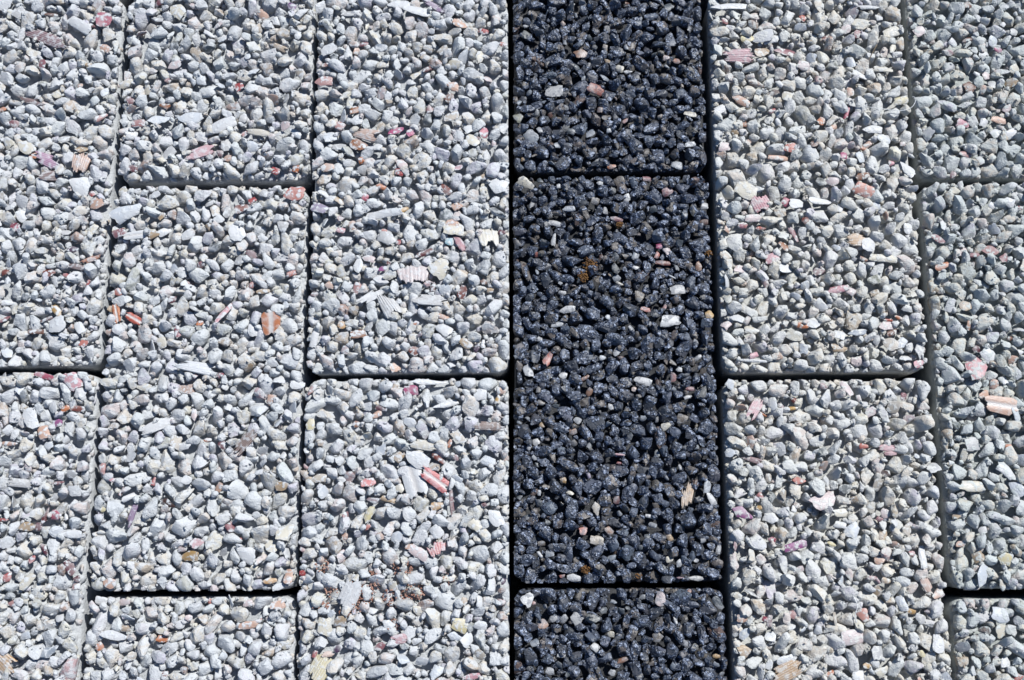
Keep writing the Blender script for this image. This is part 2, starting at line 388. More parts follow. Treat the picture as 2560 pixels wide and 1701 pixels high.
# every shell piece and odd-coloured stone one can make out on the paving: x, y, length, width in mm, bearing of its long side, kind, colour; one charcoal stone, low beside the black column, stands for a shell's dark hole
FINDS = '''
-245.9 181.0 18.6 6.2 -27 r maroonstripe
-215.7 191.3 8.5 7.8 20 f pinkred
-228.2 188.2 14.0 6.2 -40 f white
-222.0 188.1 6.2 2.3 -20 f darkred
-244.3 194.6 7.0 2.3 5 f brown
-214.1 175.3 7.7 3.9 -25 f peach
-159.2 175.1 8.4 6.9 0 s darkgreen
-177.3 176.5 6.2 4.6 0 s slate
-145.6 164.8 7.6 5.3 0 s slate
-176.5 195.8 8.5 7.7 -30 f cream
-142.0 153.1 5.3 5.3 -40 f red
-144.1 141.9 6.8 5.3 -10 s terracotta
-180.3 143.5 6.8 3.8 -45 f orangebrown
-250.6 145.7 11.5 3.1 -12 r darkred
-250.8 120.7 9.9 6.8 -30 f cream
-239.6 113.5 11.4 6.8 -20 r violetpink
-222.1 112.2 8.3 9.1 75 r peach
-221.5 119.2 7.6 3.8 0 f tan
-237.4 105.2 7.6 5.3 0 r redblack
-247.7 116.3 5.3 3.8 0 f orange
-221.5 100.1 11.3 10.5 -20 f white
-215.2 95.4 3.0 3.0 -50 f red
-159.5 117.6 11.3 6.0 20 r pink
-148.6 132.4 12.8 6.8 20 f white
-166.1 135.8 12.9 6.1 10 f bluewhite
-182.0 135.1 12.1 5.3 5 f bluewhite
-196.0 84.4 15.7 8.2 28 f bluewhite
-145.8 114.3 4.1 3.8 0 f peach
-150.0 117.1 3.8 3.8 -30 f maroon
-212.1 89.9 6.7 9.0 60 f peach
-159.2 182.9 6.9 3.1 -35 f white
-194.7 109.2 4.5 3.8 0 f maroon
-198.7 146.4 4.6 3.8 -40 f mauve
-137.3 87.1 7.4 4.5 20 f redbrown
-132.3 91.3 4.5 3.0 30 f red
-222.3 166.4 3.8 3.1 0 f tan
-265.6 141.9 3.8 3.1 0 f orange
-259.4 145.0 3.8 6.1 80 s tan
-226.8 124.4 5.3 5.3 0 s tan
-137.0 127.6 4.5 2.3 30 f coral
-269.3 200.3 9.4 7.8 30 f white
-253.9 78.7 4.5 3.0 20 f crimson
-213.3 137.0 6.9 3.0 45 f dustypink
-193.3 133.6 6.8 4.6 0 f dustypink
-176.2 165.5 7.7 4.6 20 f pinkwhite
-110.5 94.6 11.2 7.4 10 f coral
-121.0 107.1 3.7 4.5 80 f red
-110.2 108.2 4.5 4.5 30 f orange
-74.9 125.9 11.2 6.7 -15 r peach
-59.6 127.7 8.2 3.7 20 f hotpink
-52.1 126.9 4.5 3.7 50 f hotpink
-78.9 120.0 8.2 6.0 -40 f orangebrown
-49.9 193.9 14.5 4.6 -20 f white
-59.6 197.7 11.5 5.4 0 f white
-41.6 197.1 13.0 3.8 -30 r violet
-38.9 194.6 3.1 3.1 0 f red
-98.0 155.1 9.1 5.3 15 f dustypink
-15.1 182.1 3.0 5.3 70 f red
-27.3 186.3 7.6 4.6 -30 f peach
-20.0 122.3 6.0 7.4 80 f cream
-17.4 123.4 3.0 3.7 0 f darkred
-14.1 126.5 5.2 4.5 60 f pinkred
-32.2 145.6 5.3 4.5 50 f brown
-81.6 139.0 6.0 5.3 60 f orangebrown
-64.1 143.2 6.0 4.5 20 s tan
-43.5 173.0 6.8 5.3 0 s tan
-44.5 167.4 6.8 5.3 0 s tan
-57.7 105.8 3.7 4.5 80 f red
-66.4 98.2 5.2 3.0 -20 f orange
-33.8 96.4 7.4 3.7 -45 f redbrown
-5.1 97.7 8.1 9.6 80 f white
-27.3 107.9 4.4 3.0 20 f pink
-74.8 92.8 3.7 4.4 60 f pinkred
-55.0 85.8 5.9 2.6 30 f mustard
-7.9 84.0 8.8 5.1 -40 s charcoal
-27.8 87.2 5.9 5.2 0 f peach
-64.6 83.6 18.4 4.4 -3 f white
-97.9 86.9 9.6 5.9 -35 f lavender
-87.4 80.7 5.2 4.4 0 s dustypink
-30.7 152.0 6.8 5.3 -20 f peach
-68.6 173.3 4.6 6.8 80 f bluegrey
-97.2 164.3 3.8 2.3 20 f redbrown
-95.6 172.8 8.4 5.3 30 f white
-80.0 133.4 5.3 7.5 -60 f white
-31.3 135.3 8.2 4.5 20 f beige
-43.7 161.8 6.0 3.0 20 f darkred
-122.0 175.1 7.6 3.1 -25 r tan
-116.0 197.6 3.8 4.6 70 f violet
-67.2 164.4 6.1 3.8 0 f cream
-130.2 127.9 10.5 3.8 0 r cream
-29.9 78.0 6.6 4.4 0 f peach
-94.2 108.4 6.7 4.5 10 f peach
-77.2 112.2 3.0 3.7 30 f orange
-88.9 131.1 5.3 4.5 -30 f dustypink
-77.4 175.8 4.6 3.0 0 f mauve
-2.6 175.0 2.3 4.5 80 f coral
35.5 169.4 6.8 7.5 50 f peachdark
43.5 149.7 9.7 6.7 -25 f coraldark
21.8 148.7 10.5 7.5 0 f greywhite
55.6 160.7 5.2 4.5 -20 f cream
60.1 159.1 5.2 2.6 0 f white
7.3 185.1 3.4 2.3 0 f white
6.8 112.3 4.4 3.0 -10 f mustard
7.2 99.2 10.3 5.9 -35 f cream
28.8 86.0 7.3 3.7 5 f bluewhite
20.7 78.5 9.5 3.3 -15 f white
58.1 91.2 4.4 5.1 -50 f white
44.7 99.3 3.7 2.9 0 f white
23.7 97.9 2.2 2.9 0 f white
78.6 94.5 6.6 5.1 20 f mauve
87.0 81.8 7.3 5.8 60 s white
52.8 80.2 7.3 2.9 -10 f mauve
97.4 87.1 4.4 4.4 0 f greywhite
91.5 135.8 7.4 3.7 -10 f cream
91.0 119.4 6.6 3.3 20 f bluewhite
84.1 108.6 5.1 6.6 70 f bluegrey
51.0 108.1 5.1 2.9 0 f orange
85.3 164.8 3.0 4.5 70 f orange
9.8 124.0 8.2 8.9 60 f bluegrey
14.6 127.9 3.7 4.5 60 f lightgrey
74.8 195.3 5.3 4.5 30 s lightgrey
82.0 195.2 6.0 5.3 30 f slate
80.1 166.9 3.7 3.7 0 f pinkwhite
58.1 132.2 2.2 4.4 -60 f coral
40.2 125.7 6.7 4.4 50 f bluegrey
49.9 127.5 3.0 3.7 0 f bluewhite
48.1 155.6 3.0 6.7 60 f bluegrey
3.5 135.0 5.2 6.0 40 f olive
54.6 100.8 5.9 5.1 10 f taupe
68.6 103.0 5.1 2.9 0 f mauve
112.9 194.4 18.8 4.1 10 f white
124.8 183.7 6.7 6.7 0 s terracotta
129.5 177.6 10.5 6.7 0 f white
117.1 166.9 11.9 7.5 -5 r pink
129.1 168.8 8.2 5.2 10 f tan
121.9 176.5 6.7 3.7 -10 f yellow
110.7 186.7 3.0 3.8 80 f red
110.9 160.2 4.5 5.2 0 s brown
124.7 152.1 8.2 4.4 -10 s terracotta
117.3 142.6 9.6 4.4 -35 f peach
118.0 94.6 10.9 8.7 -25 f cream
125.0 87.7 6.5 9.4 -60 r pinkred
121.0 80.1 8.0 4.3 0 f pinkwhite
115.8 76.7 4.3 2.9 -10 f red
117.9 130.1 3.7 3.7 0 f orangebrown
107.9 117.7 5.9 5.1 0 f pinkwhite
106.4 138.0 5.9 4.4 30 r white
119.7 119.6 5.1 4.4 0 s peach
140.7 169.0 11.9 4.5 5 f mauve
133.9 175.9 9.0 6.0 -10 f white
178.8 178.7 4.5 5.2 -50 f mauve
162.3 176.4 5.2 3.7 20 f redbrown
196.0 179.3 8.9 5.9 15 f cream
184.9 193.2 10.5 3.0 -8 f white
196.2 170.4 5.9 3.0 60 f cream
190.3 158.9 9.6 3.7 -15 f cream
178.2 155.9 8.1 3.7 -30 f white
149.7 161.4 6.7 5.2 0 f pinkwhite
164.5 161.2 7.4 3.7 0 s olive
133.3 160.7 4.5 5.2 60 s peach
171.2 135.9 8.1 2.1 65 f pinkred
183.1 126.4 10.2 4.4 10 f white
140.9 117.1 6.6 5.1 20 f coral
153.5 119.3 4.4 3.7 30 f brown
134.8 111.7 11.0 2.9 0 f peach
200.6 141.9 7.3 4.4 10 f yellow
198.0 118.9 2.9 2.9 0 f pinkwhite
177.8 116.4 2.9 2.2 0 f orange
179.7 117.9 5.8 2.9 30 f peach
200.0 105.4 10.1 5.8 -50 f white
176.5 101.8 6.5 4.4 0 f orangebrown
176.8 94.1 10.1 7.2 -35 f salmon
155.7 99.2 5.1 4.4 0 s charcoal
161.1 98.8 4.4 6.5 80 f pinkwhite
154.8 88.6 12.3 3.6 -8 f white
142.8 87.5 5.1 8.0 -80 f white
137.8 88.3 4.3 4.3 50 f pinkred
133.4 88.0 3.6 3.6 0 s bluegrey
146.7 79.2 3.6 3.6 -50 f redbrown
224.2 168.5 5.2 4.4 -30 s pink
250.4 169.5 4.4 2.6 -15 f hotpink
234.1 149.4 6.6 5.9 -30 f brown
210.9 180.3 5.9 5.2 30 f pinkwhite
213.7 172.7 3.7 6.7 80 f charcoal
235.8 175.6 2.2 6.7 -70 f brown
229.3 129.5 7.3 4.4 -15 f pink
247.3 131.3 7.3 3.6 -10 f peach
229.6 113.6 6.5 2.9 -10 f dustypink
253.9 84.5 2.9 2.9 0 f red
157.7 131.3 4.4 3.7 50 f orange
168.1 113.0 3.6 4.4 0 f hotpink
191.5 108.6 2.9 2.9 0 f pink
156.1 156.5 3.7 3.7 0 s tan
134.1 146.4 5.9 3.7 10 s brown
150.9 187.9 3.7 3.7 -40 f coral
236.5 195.0 4.5 4.5 30 f brown
133.0 137.0 3.7 2.2 20 f red
-203.2 74.5 4.5 7.4 -70 f mauve
-191.2 73.2 10.4 4.5 5 b white
-181.5 73.6 5.9 4.5 10 f tan
-139.3 74.1 9.6 8.1 -50 f white
-150.8 66.5 5.9 6.7 0 s charcoal
-131.4 63.0 5.2 3.7 -30 r maroonstripe
-145.1 50.7 5.9 4.4 0 s tan
-176.4 75.1 3.7 6.7 -60 f white
-197.6 32.3 7.3 3.7 100 b orange
-189.4 30.4 10.3 4.4 -30 b orangered
-203.3 35.3 4.4 3.7 20 f tan
-197.7 43.5 4.4 3.7 -30 f coral
-143.5 32.8 13.1 2.6 55 f pink
-166.7 23.7 6.6 2.9 100 f crimson
-155.6 27.7 3.6 2.9 20 f orange
-142.4 18.1 8.7 6.5 0 s tan
-153.2 10.4 4.4 4.4 0 s orangebrown
-170.2 39.6 3.7 3.7 0 f maroon
-227.7 27.2 9.6 8.8 40 f white
-228.7 34.6 6.6 3.7 -50 f mustard
-238.6 65.5 8.2 3.7 0 s cream
-222.7 66.2 6.0 3.0 0 f purple
-213.0 60.8 8.9 3.0 15 r orange
-220.1 57.1 8.2 3.0 -15 r darkred
-234.0 54.1 6.7 4.5 -20 f redbrown
-256.6 54.3 3.7 3.7 0 f redbrown
-224.9 52.6 3.7 2.2 -20 f red
-213.9 48.0 4.4 1.8 80 f red
-233.5 30.2 6.6 2.2 20 f darkred
-213.4 17.6 5.1 4.4 20 f coral
-217.4 40.6 7.4 6.6 0 s lavender
-216.2 25.7 7.3 4.4 -60 f white
-238.1 23.9 8.1 2.9 5 f brown
-244.8 42.2 5.2 4.4 0 s darkgreen
-253.7 38.5 5.9 3.0 0 f white
-237.4 59.8 7.4 3.7 0 s olive
-217.2 0.1 9.5 7.3 -60 f pink
-231.8 1.6 10.2 2.9 -15 f pinkred
-229.5 -26.5 7.2 5.8 -70 f peach
-236.6 -20.1 10.9 6.5 -70 f white
-220.0 -15.1 4.3 2.9 30 f orange
-213.5 -15.1 6.5 2.9 0 f redbrown
-223.4 -21.9 5.1 4.3 0 f violetpink
-194.8 -23.7 6.5 4.3 20 s ochre
-173.6 -23.4 13.6 5.7 25 r white
-155.1 5.4 16.7 6.5 -5 r bluewhite
-156.4 1.7 2.9 3.6 -50 f red
-144.1 1.3 3.6 2.9 0 f crimson
-191.3 -6.1 3.6 2.9 0 s charcoal
-148.5 -30.5 3.6 2.1 10 f orange
-140.9 -33.0 3.6 4.3 50 f maroon
-130.2 -31.6 13.5 5.7 45 r brown
-160.1 -34.0 7.1 4.3 0 f white
-163.8 -31.6 6.4 5.7 70 f beige
-246.3 -32.6 7.9 2.5 0 f peach
-130.3 46.9 3.7 2.9 60 f dustypink
-148.9 52.2 5.9 5.1 0 s lavender
-156.0 -18.1 6.5 2.9 100 f pinkwhite
-181.7 -4.4 7.2 3.6 -20 f cream
-253.1 77.8 3.7 3.7 0 f pinkred
-119.5 26.8 8.4 9.5 95 b orange
-110.7 52.8 5.1 2.9 20 f orangered
-124.6 43.9 6.6 2.6 10 f tan
-49.3 52.5 8.0 16.0 90 r pinkwhite
-36.2 55.4 10.2 9.5 60 f cream
-29.2 75.7 10.3 7.3 0 f cream
-11.6 71.0 8.0 11.0 100 r cream
-31.3 69.3 4.4 4.4 0 f turquoise
-26.1 68.1 7.3 3.7 -60 r pinkred
-63.2 70.6 8.8 8.1 -40 f greywhite
-64.4 74.8 2.9 2.2 0 f coral
-64.7 55.2 4.4 2.9 10 f violetpink
-60.9 51.8 7.3 5.8 10 s cream
-70.1 40.7 13.1 5.1 35 r white
-61.3 36.5 10.9 8.7 -60 r greywhite
-57.3 68.7 2.9 2.9 0 f red
-44.3 62.9 10.2 2.9 25 f darkred
-61.8 58.1 2.2 2.2 0 f darkred
-14.3 48.2 2.9 3.6 50 f brown
-24.4 42.7 6.5 4.3 60 f redbrown
-39.3 45.7 5.8 2.9 70 f darkred
-78.7 34.0 5.8 5.8 0 s tan
-84.3 26.7 4.3 4.3 40 f ochre
-75.8 21.9 8.0 4.3 5 f orangebrown
-48.2 13.4 5.0 4.3 -30 f redbrown
-33.3 24.3 7.9 6.5 -50 f white
-40.3 39.0 13.0 5.8 0 r greywhite
-34.1 30.5 5.8 2.9 -30 f peach
-47.4 27.3 2.9 2.2 0 f orange
-77.1 56.7 8.0 4.4 80 f white
-72.1 60.5 6.6 3.7 -10 f pinkwhite
-97.8 19.4 8.7 3.6 80 f white
-98.6 42.3 3.6 2.9 0 f maroon
-91.4 46.7 4.4 3.7 0 f peach
-77.5 45.1 5.8 3.6 70 f dustypink
-22.8 17.0 7.9 4.3 -35 f tan
-17.4 14.8 4.3 2.9 60 f purple
-14.1 16.6 4.3 2.5 80 f white
-49.3 -6.4 7.1 5.0 0 f hotpink
-40.8 -2.2 17.9 3.2 0 f white
-76.0 -22.8 3.6 3.2 0 f orangebrown
-98.4 -23.1 5.7 4.3 80 f yellow
-6.5 -10.8 5.0 2.8 70 f yelloworange
-5.1 -6.9 4.3 3.6 0 f peach
-63.7 -15.0 5.7 2.9 -10 f maroon
-32.4 -13.3 12.8 3.6 20 f white
-11.1 -23.9 9.9 4.2 0 r brown
-42.8 -33.1 9.2 4.9 -10 r cream
-30.1 -32.4 4.2 2.1 70 f orange
-25.9 -28.9 9.2 4.2 -30 f beige
-65.8 -18.2 5.0 2.8 30 f peach
-43.0 -18.9 4.3 4.3 0 s olive
-15.4 -8.3 6.4 6.4 0 f white
-98.3 -6.0 6.5 2.9 60 f dustypink
-93.1 -32.3 7.1 4.3 0 s tan
-5.0 73.6 3.7 2.9 0 f maroon
-4.2 70.6 3.7 4.4 0 s charcoal
-86.5 75.3 4.4 2.9 0 f pink
11.1 69.4 6.6 3.6 -20 s taupe
21.0 69.7 7.3 2.9 80 f white
73.9 66.0 4.3 3.6 20 f hotpink
77.8 63.8 5.8 4.3 -70 f pinkwhite
72.7 61.2 4.3 2.9 50 f coral
75.5 57.4 8.7 2.9 0 f redbrown
93.1 55.5 5.8 3.6 -80 f peachdark
82.3 43.7 8.6 5.7 0 f greywhite
63.3 40.8 6.5 6.5 -50 f taupe
27.6 33.6 9.3 4.3 10 f white
66.3 33.8 5.7 2.9 -10 f coral
78.3 27.9 12.1 7.1 5 f white
75.6 34.5 4.3 2.1 65 f coral
97.7 31.1 5.0 5.0 40 f yelloworange
18.1 9.6 10.0 4.3 62 f coral
8.1 3.1 7.8 5.0 -70 f white
36.2 -0.5 5.0 2.1 30 f orangebrown
25.2 0.9 4.3 3.6 -20 f white
13.9 19.0 2.9 2.9 0 f white
53.7 46.8 4.3 1.8 -20 f cream
49.4 51.6 2.9 2.9 0 f tan
52.3 49.4 4.3 4.3 40 f bluegrey
51.6 12.4 5.0 3.6 50 f white
64.1 -2.0 9.9 4.2 -15 f white
85.8 -9.9 4.9 2.8 5 f white
82.0 3.6 3.5 2.8 0 f white
79.0 -0.3 5.7 3.5 80 f dustypink
87.0 -5.7 4.9 2.8 0 f mauve
71.5 -2.8 7.1 4.2 -70 s redbrowndark
48.4 -14.5 4.2 2.8 -60 f white
32.1 -21.2 4.2 3.5 -30 f white
55.6 -22.6 7.7 4.9 10 s taupe
74.9 -24.1 5.6 4.2 20 f cream
83.0 -20.5 6.3 5.6 0 f taupe
29.9 -26.5 4.2 4.2 0 f peachdark
59.8 -6.0 2.8 2.8 0 f peach
44.8 9.5 3.6 2.8 0 f bluewhite
61.7 55.3 4.3 2.9 -30 f white
80.0 50.0 4.3 1.4 -30 f bluewhite
61.9 60.9 5.1 4.3 60 f bluegrey
22.5 26.3 7.2 2.9 10 f bluegrey
11.9 -31.7 4.2 4.2 -40 f greywhite
90.1 15.9 5.0 4.3 70 s lightgrey
91.3 9.4 5.0 2.8 20 f lightgrey
42.9 49.0 5.0 5.0 0 s taupe
47.6 29.9 2.9 2.9 0 f bluewhite
115.1 76.3 4.3 2.9 -20 f pinkred
124.4 74.7 5.1 2.2 0 f orangered
121.5 56.8 6.5 5.7 0 s cream
112.9 48.0 5.7 5.7 0 s cream
125.4 47.2 4.3 5.7 0 s mauve
112.8 53.9 6.5 5.0 30 f pinkwhite
121.8 28.1 9.2 4.3 10 s white
118.6 10.4 4.9 2.8 20 f pink
118.1 7.9 12.7 1.8 -8 f white
106.1 6.5 4.9 5.7 0 s cream
117.9 -15.7 9.1 5.6 60 r pink
122.0 -18.5 4.2 1.4 -30 f orange
117.7 22.7 7.1 4.3 -20 f cream
105.4 26.0 5.7 4.3 30 f pinkwhite
135.7 65.7 5.8 3.6 -40 f orangebrown
141.0 71.6 8.6 2.9 -75 f mauve
171.7 68.8 7.2 7.2 0 r ochre
177.3 66.2 7.2 7.2 0 f white
184.4 59.1 13.6 4.3 -10 f cream
129.2 59.0 7.2 5.7 30 f pink
174.7 58.8 4.3 2.1 -40 f orangebrown
160.7 43.3 10.7 3.6 10 f pink
167.7 42.5 4.3 4.3 -40 f pinkwhite
179.4 48.0 7.1 5.7 -10 s olive
143.0 25.1 6.4 2.8 -10 f orange
134.2 25.9 5.0 5.0 0 s brown
142.6 31.3 4.3 2.8 60 s brown
183.3 25.0 7.1 4.9 15 f pinkwhite
184.9 27.9 4.9 1.4 -5 f orangered
190.0 29.3 4.2 2.1 -15 f orange
186.7 21.7 7.8 2.8 20 f brown
169.4 21.8 9.9 3.5 10 f bluegrey
184.9 15.9 7.7 6.3 -30 f beige
190.5 16.3 6.3 4.2 60 f bluewhite
160.1 13.5 7.7 4.2 -10 f tan
161.5 32.0 5.7 4.3 -20 s tan
138.9 20.1 9.9 5.7 -5 s cream
152.2 52.9 5.7 4.3 30 f maroon
178.3 41.0 5.0 5.7 0 s tan
213.3 54.9 7.1 3.2 15 f orange
211.9 69.0 7.9 3.6 -20 f mauve
237.1 62.9 7.8 5.7 -40 f dustypink
222.8 35.0 5.6 5.6 0 f tan
225.7 4.0 13.3 10.1 80 f rose
235.7 -14.1 11.8 9.0 -8 b peach
214.2 -23.9 4.8 4.1 0 s olive
226.8 13.3 4.2 3.5 0 f maroon
232.2 10.4 7.0 6.3 -50 f white
162.9 -5.8 8.4 4.2 -65 f pinkwhite
180.6 -34.7 6.9 3.5 0 r pink
136.5 -15.7 4.9 2.1 5 f yelloworange
136.7 -11.1 3.5 2.8 -50 f redbrown
130.6 -14.3 3.5 2.8 -50 f maroon
173.7 -17.2 5.6 4.2 40 f pinkwhite
162.3 -34.6 4.2 4.2 0 s tan
169.3 -33.9 4.2 2.8 0 f coral
238.3 -33.7 3.4 2.1 0 f orange
134.3 -24.8 9.1 7.7 0 s bluegrey
229.8 60.7 5.0 2.8 0 f mauve
243.9 59.1 5.7 4.3 60 f mauve
198.3 6.2 5.6 3.5 20 f pink
213.2 29.2 5.6 3.5 70 s cream
243.3 18.6 2.8 2.1 0 f brown
-183.3 -66.0 9.2 2.8 78 r violet
-152.1 -80.7 8.4 7.0 -10 s pink
-154.3 -86.2 9.8 4.9 0 f mustard
-158.3 -83.1 3.5 2.8 0 f maroon
-166.3 -61.4 7.8 4.2 -25 f darkbrown
-187.6 -54.8 4.3 4.3 0 s pinkwhite
-189.4 -55.5 4.3 1.4 80 f orangered
-185.6 -58.3 7.1 2.8 30 f white
-197.6 -64.2 3.5 2.8 0 f yellow
-200.1 -44.7 5.7 3.6 -80 f dustypink
-174.0 -50.6 4.3 2.1 80 f red
-194.4 -49.9 2.9 2.1 0 f pink
-220.5 -67.4 5.7 5.0 -20 f pinkred
-225.5 -67.4 8.5 2.8 65 f darkred
-230.5 -87.7 4.2 2.8 60 f red
-211.2 -91.4 7.7 4.2 -55 f maroon
-207.9 -96.8 3.5 3.5 0 f maroon
-207.7 -100.2 3.5 3.5 0 f dustypink
-231.7 -98.2 9.1 4.2 55 f cream
-241.7 -96.2 4.2 4.2 0 f red
-238.2 -108.4 4.2 3.5 0 f dustypink
-239.9 -105.0 7.0 4.2 0 s slate
-239.3 -135.7 10.4 9.0 -40 r ochre
-228.6 -72.2 4.3 3.5 -50 f maroon
-245.9 -69.1 4.3 1.8 0 f red
-233.6 -72.2 7.8 4.3 0 f tan
-224.5 -83.2 6.4 2.1 -60 f maroon
-218.2 -130.3 9.0 4.9 30 f bluegrey
-211.3 -75.6 9.9 4.2 0 f white
-192.0 -99.1 6.3 4.9 0 f peach
-184.5 -106.5 6.3 3.5 0 f pinkwhite
-143.7 -107.1 2.8 2.1 80 f coral
-124.1 -118.0 9.0 3.5 8 f peach
-121.8 -122.0 4.8 4.8 0 s pinkwhite
-125.2 -108.0 4.2 3.5 0 f pinkwhite
-165.2 -124.5 5.5 3.5 10 f orange
-165.5 -120.2 5.5 4.2 0 f cream
-183.2 -119.9 4.9 2.8 0 r tan
-188.2 -122.9 12.5 4.2 -10 f white
-194.8 -128.2 3.5 3.5 40 f orange
-153.7 -138.6 4.1 4.1 0 s orangebrown
-162.8 -141.3 2.8 4.1 0 f redbrown
-157.7 -49.9 5.0 4.3 0 f white
-127.0 -85.1 10.5 7.7 -30 f white
-130.8 -78.3 2.8 2.1 0 f red
-238.9 -51.4 11.5 4.3 -5 r greywhite
-220.3 -51.3 5.7 2.1 0 f mauve
-45.5 -40.2 12.7 7.8 -25 f white
-46.7 -51.3 12.6 10.5 -70 b white
-47.0 -54.9 2.5 1.8 80 f coral
-35.5 -50.6 12.6 6.3 -38 b salmonred
-69.2 -51.0 7.0 4.2 20 f salmonred
-35.3 -39.5 7.8 2.8 -35 f redbrown
-78.5 -47.9 6.3 7.1 0 s dustypink
-35.4 -82.6 5.6 9.0 100 r salmonred
-44.0 -84.3 9.7 4.9 -30 f pinkwhite
-85.2 -80.6 9.1 7.7 -20 s tan
-79.7 -76.8 2.8 3.5 0 f orangebrown
-86.6 -68.3 4.2 2.8 60 s turquoise
-68.5 -66.5 8.4 3.5 70 f yellow
-69.0 -72.4 3.5 2.1 60 f orangered
-62.3 -76.8 4.9 4.9 0 s peach
-48.6 -81.6 4.2 2.8 0 f peach
-66.5 -59.7 7.0 3.5 -5 s mauve
-59.5 -59.3 7.7 2.8 -15 f tan
-29.1 -59.6 10.5 2.1 -85 r mauve
-35.7 -62.4 6.3 4.2 10 f ochre
-13.0 -61.7 3.5 2.8 -20 f maroon
-7.4 -67.9 9.7 6.3 -55 f white
-17.1 -71.3 7.0 5.6 -40 f cream
-76.5 -103.9 10.4 9.0 60 r white
-91.2 -88.4 4.2 5.6 0 s peach
-114.9 -97.6 6.3 2.8 10 f ochre
-105.9 -95.6 7.0 4.2 80 f peach
-111.2 -101.3 5.6 3.1 20 f white
-108.5 -74.8 10.5 7.7 40 f cream
-87.8 -118.6 8.3 6.9 90 f cream
-52.6 -124.1 6.2 4.8 15 r pink
-23.9 -117.7 7.5 6.2 -30 f yellow
-26.3 -123.0 7.5 4.1 -20 f bluewhite
-89.5 -137.0 11.6 9.6 60 r yellow
-81.6 -128.5 4.1 3.4 40 f purple
-92.5 -131.1 3.4 2.1 60 f red
-86.3 -131.1 4.1 2.7 0 r peach
-75.5 -138.9 4.8 4.8 0 s tan
-61.8 -127.7 5.5 3.4 30 f mauve
-4.5 -101.7 4.1 3.4 0 s terracotta
-4.5 -113.7 5.5 4.8 90 s peach
-18.6 -141.0 8.8 2.7 10 f pink
-100.0 -93.9 2.8 2.8 0 f red
-8.6 -110.0 4.1 3.4 0 s tan
-99.3 -47.9 5.7 3.5 -45 r tan
-93.2 -49.2 7.8 4.2 10 f beige
-3.8 -97.7 3.4 2.1 60 f purple
-59.3 -52.0 4.2 3.5 -60 f bluegrey
-53.7 -53.8 4.2 4.2 -40 f cream
-54.7 -38.8 4.9 4.2 50 f tan
-119.9 -116.4 4.1 2.1 0 f coral
-110.6 -108.7 6.9 4.2 10 f peach
-105.9 -112.7 6.2 5.5 0 s cream
84.1 -57.5 12.5 6.9 80 r ochre
34.3 -74.0 4.8 4.8 0 f coral
93.9 -53.4 7.6 4.2 60 f bluewhite
95.8 -58.9 7.6 3.5 -60 f white
40.6 -63.7 7.6 4.9 -80 f beige
65.8 -67.1 4.1 2.1 -20 f white
40.8 -78.4 7.6 4.8 -10 f beige
53.3 -75.3 7.6 4.8 0 s bluegrey
29.6 -95.9 7.5 4.1 -15 f white
24.1 -94.9 3.4 2.1 10 f coral
7.9 -105.7 7.5 6.9 60 f white
10.7 -107.7 2.1 2.1 0 f coral
14.7 -117.2 5.5 5.5 40 f peach
31.1 -114.6 6.8 6.8 50 f greywhite
19.9 -114.9 4.1 3.4 0 f greywhite
39.8 -127.7 5.4 4.7 -40 f white
70.4 -105.5 7.5 5.4 70 f pinkwhite
77.0 -115.4 4.1 2.0 -70 f white
46.6 -121.7 4.1 3.4 0 f cream
68.3 -123.0 5.4 5.4 60 f taupe
95.7 -131.4 4.0 2.4 0 f mustard
51.9 -133.5 6.1 2.7 20 f orangebrown
84.2 -101.5 2.7 2.0 60 f orange
94.7 -81.0 4.1 4.1 0 s cream
98.4 -82.7 4.8 2.7 80 f lightgrey
75.0 -87.4 4.1 3.4 0 f cream
79.7 -89.1 4.8 3.4 60 f bluewhite
87.6 -87.8 2.7 2.1 0 f white
37.0 -47.2 4.9 2.1 -70 f lavender
24.8 -49.9 4.2 3.5 -20 f mustard
51.8 -42.0 2.8 1.7 0 f red
52.2 -37.8 6.3 1.4 0 f pink
50.4 -59.6 3.5 4.2 0 f darkred
46.7 -74.0 4.8 4.1 -60 f peachdark
79.9 -95.8 4.1 1.4 0 f pink
87.4 -96.1 8.9 2.7 5 f greywhite
47.9 -86.8 4.8 3.4 20 f bluegrey
13.5 -85.2 4.1 2.1 -60 f white
18.3 -84.8 4.8 4.1 0 f bluegrey
75.2 -77.3 4.1 3.4 -60 f tan
60.1 -94.9 6.2 3.4 0 s taupe
23.5 -131.3 4.7 2.7 0 f white
18.0 -138.5 4.7 4.1 0 f lightgrey
47.0 -139.0 4.0 3.4 0 f lightgrey
97.2 -107.4 7.5 4.1 -60 f slate
89.8 -105.4 7.5 6.1 0 s taupe
28.2 -56.2 2.1 4.2 80 f cream
110.0 -65.7 10.3 5.5 -25 f violetpink
116.2 -40.3 8.3 2.8 -10 r maroonstripe
119.0 -57.5 3.4 2.8 -50 f red
118.0 -63.0 2.8 2.1 0 f mustard
106.5 -104.1 4.1 3.4 -30 f cream
107.8 -114.3 4.7 4.1 20 f peach
114.6 -129.0 4.7 4.0 0 s charcoal
118.6 -114.6 2.7 2.7 0 f crimson
107.0 -134.9 4.7 2.7 0 s white
134.5 -80.9 10.9 4.1 12 f violetpink
123.7 -77.9 4.1 2.4 0 f crimson
148.5 -59.5 13.7 8.2 15 f pinkwhite
137.6 -50.3 6.2 4.1 -10 f coral
178.8 -46.8 4.1 3.4 0 f darkbrown
181.8 -37.5 4.8 2.1 0 r pink
162.1 -73.8 8.2 6.8 50 f bluewhite
156.5 -65.3 8.9 4.1 -5 f cream
171.0 -62.9 5.5 4.1 80 f cream
174.7 -68.4 3.4 2.7 0 f mauve
189.0 -84.2 3.4 2.7 0 f rose
186.8 -81.9 3.4 3.4 0 s white
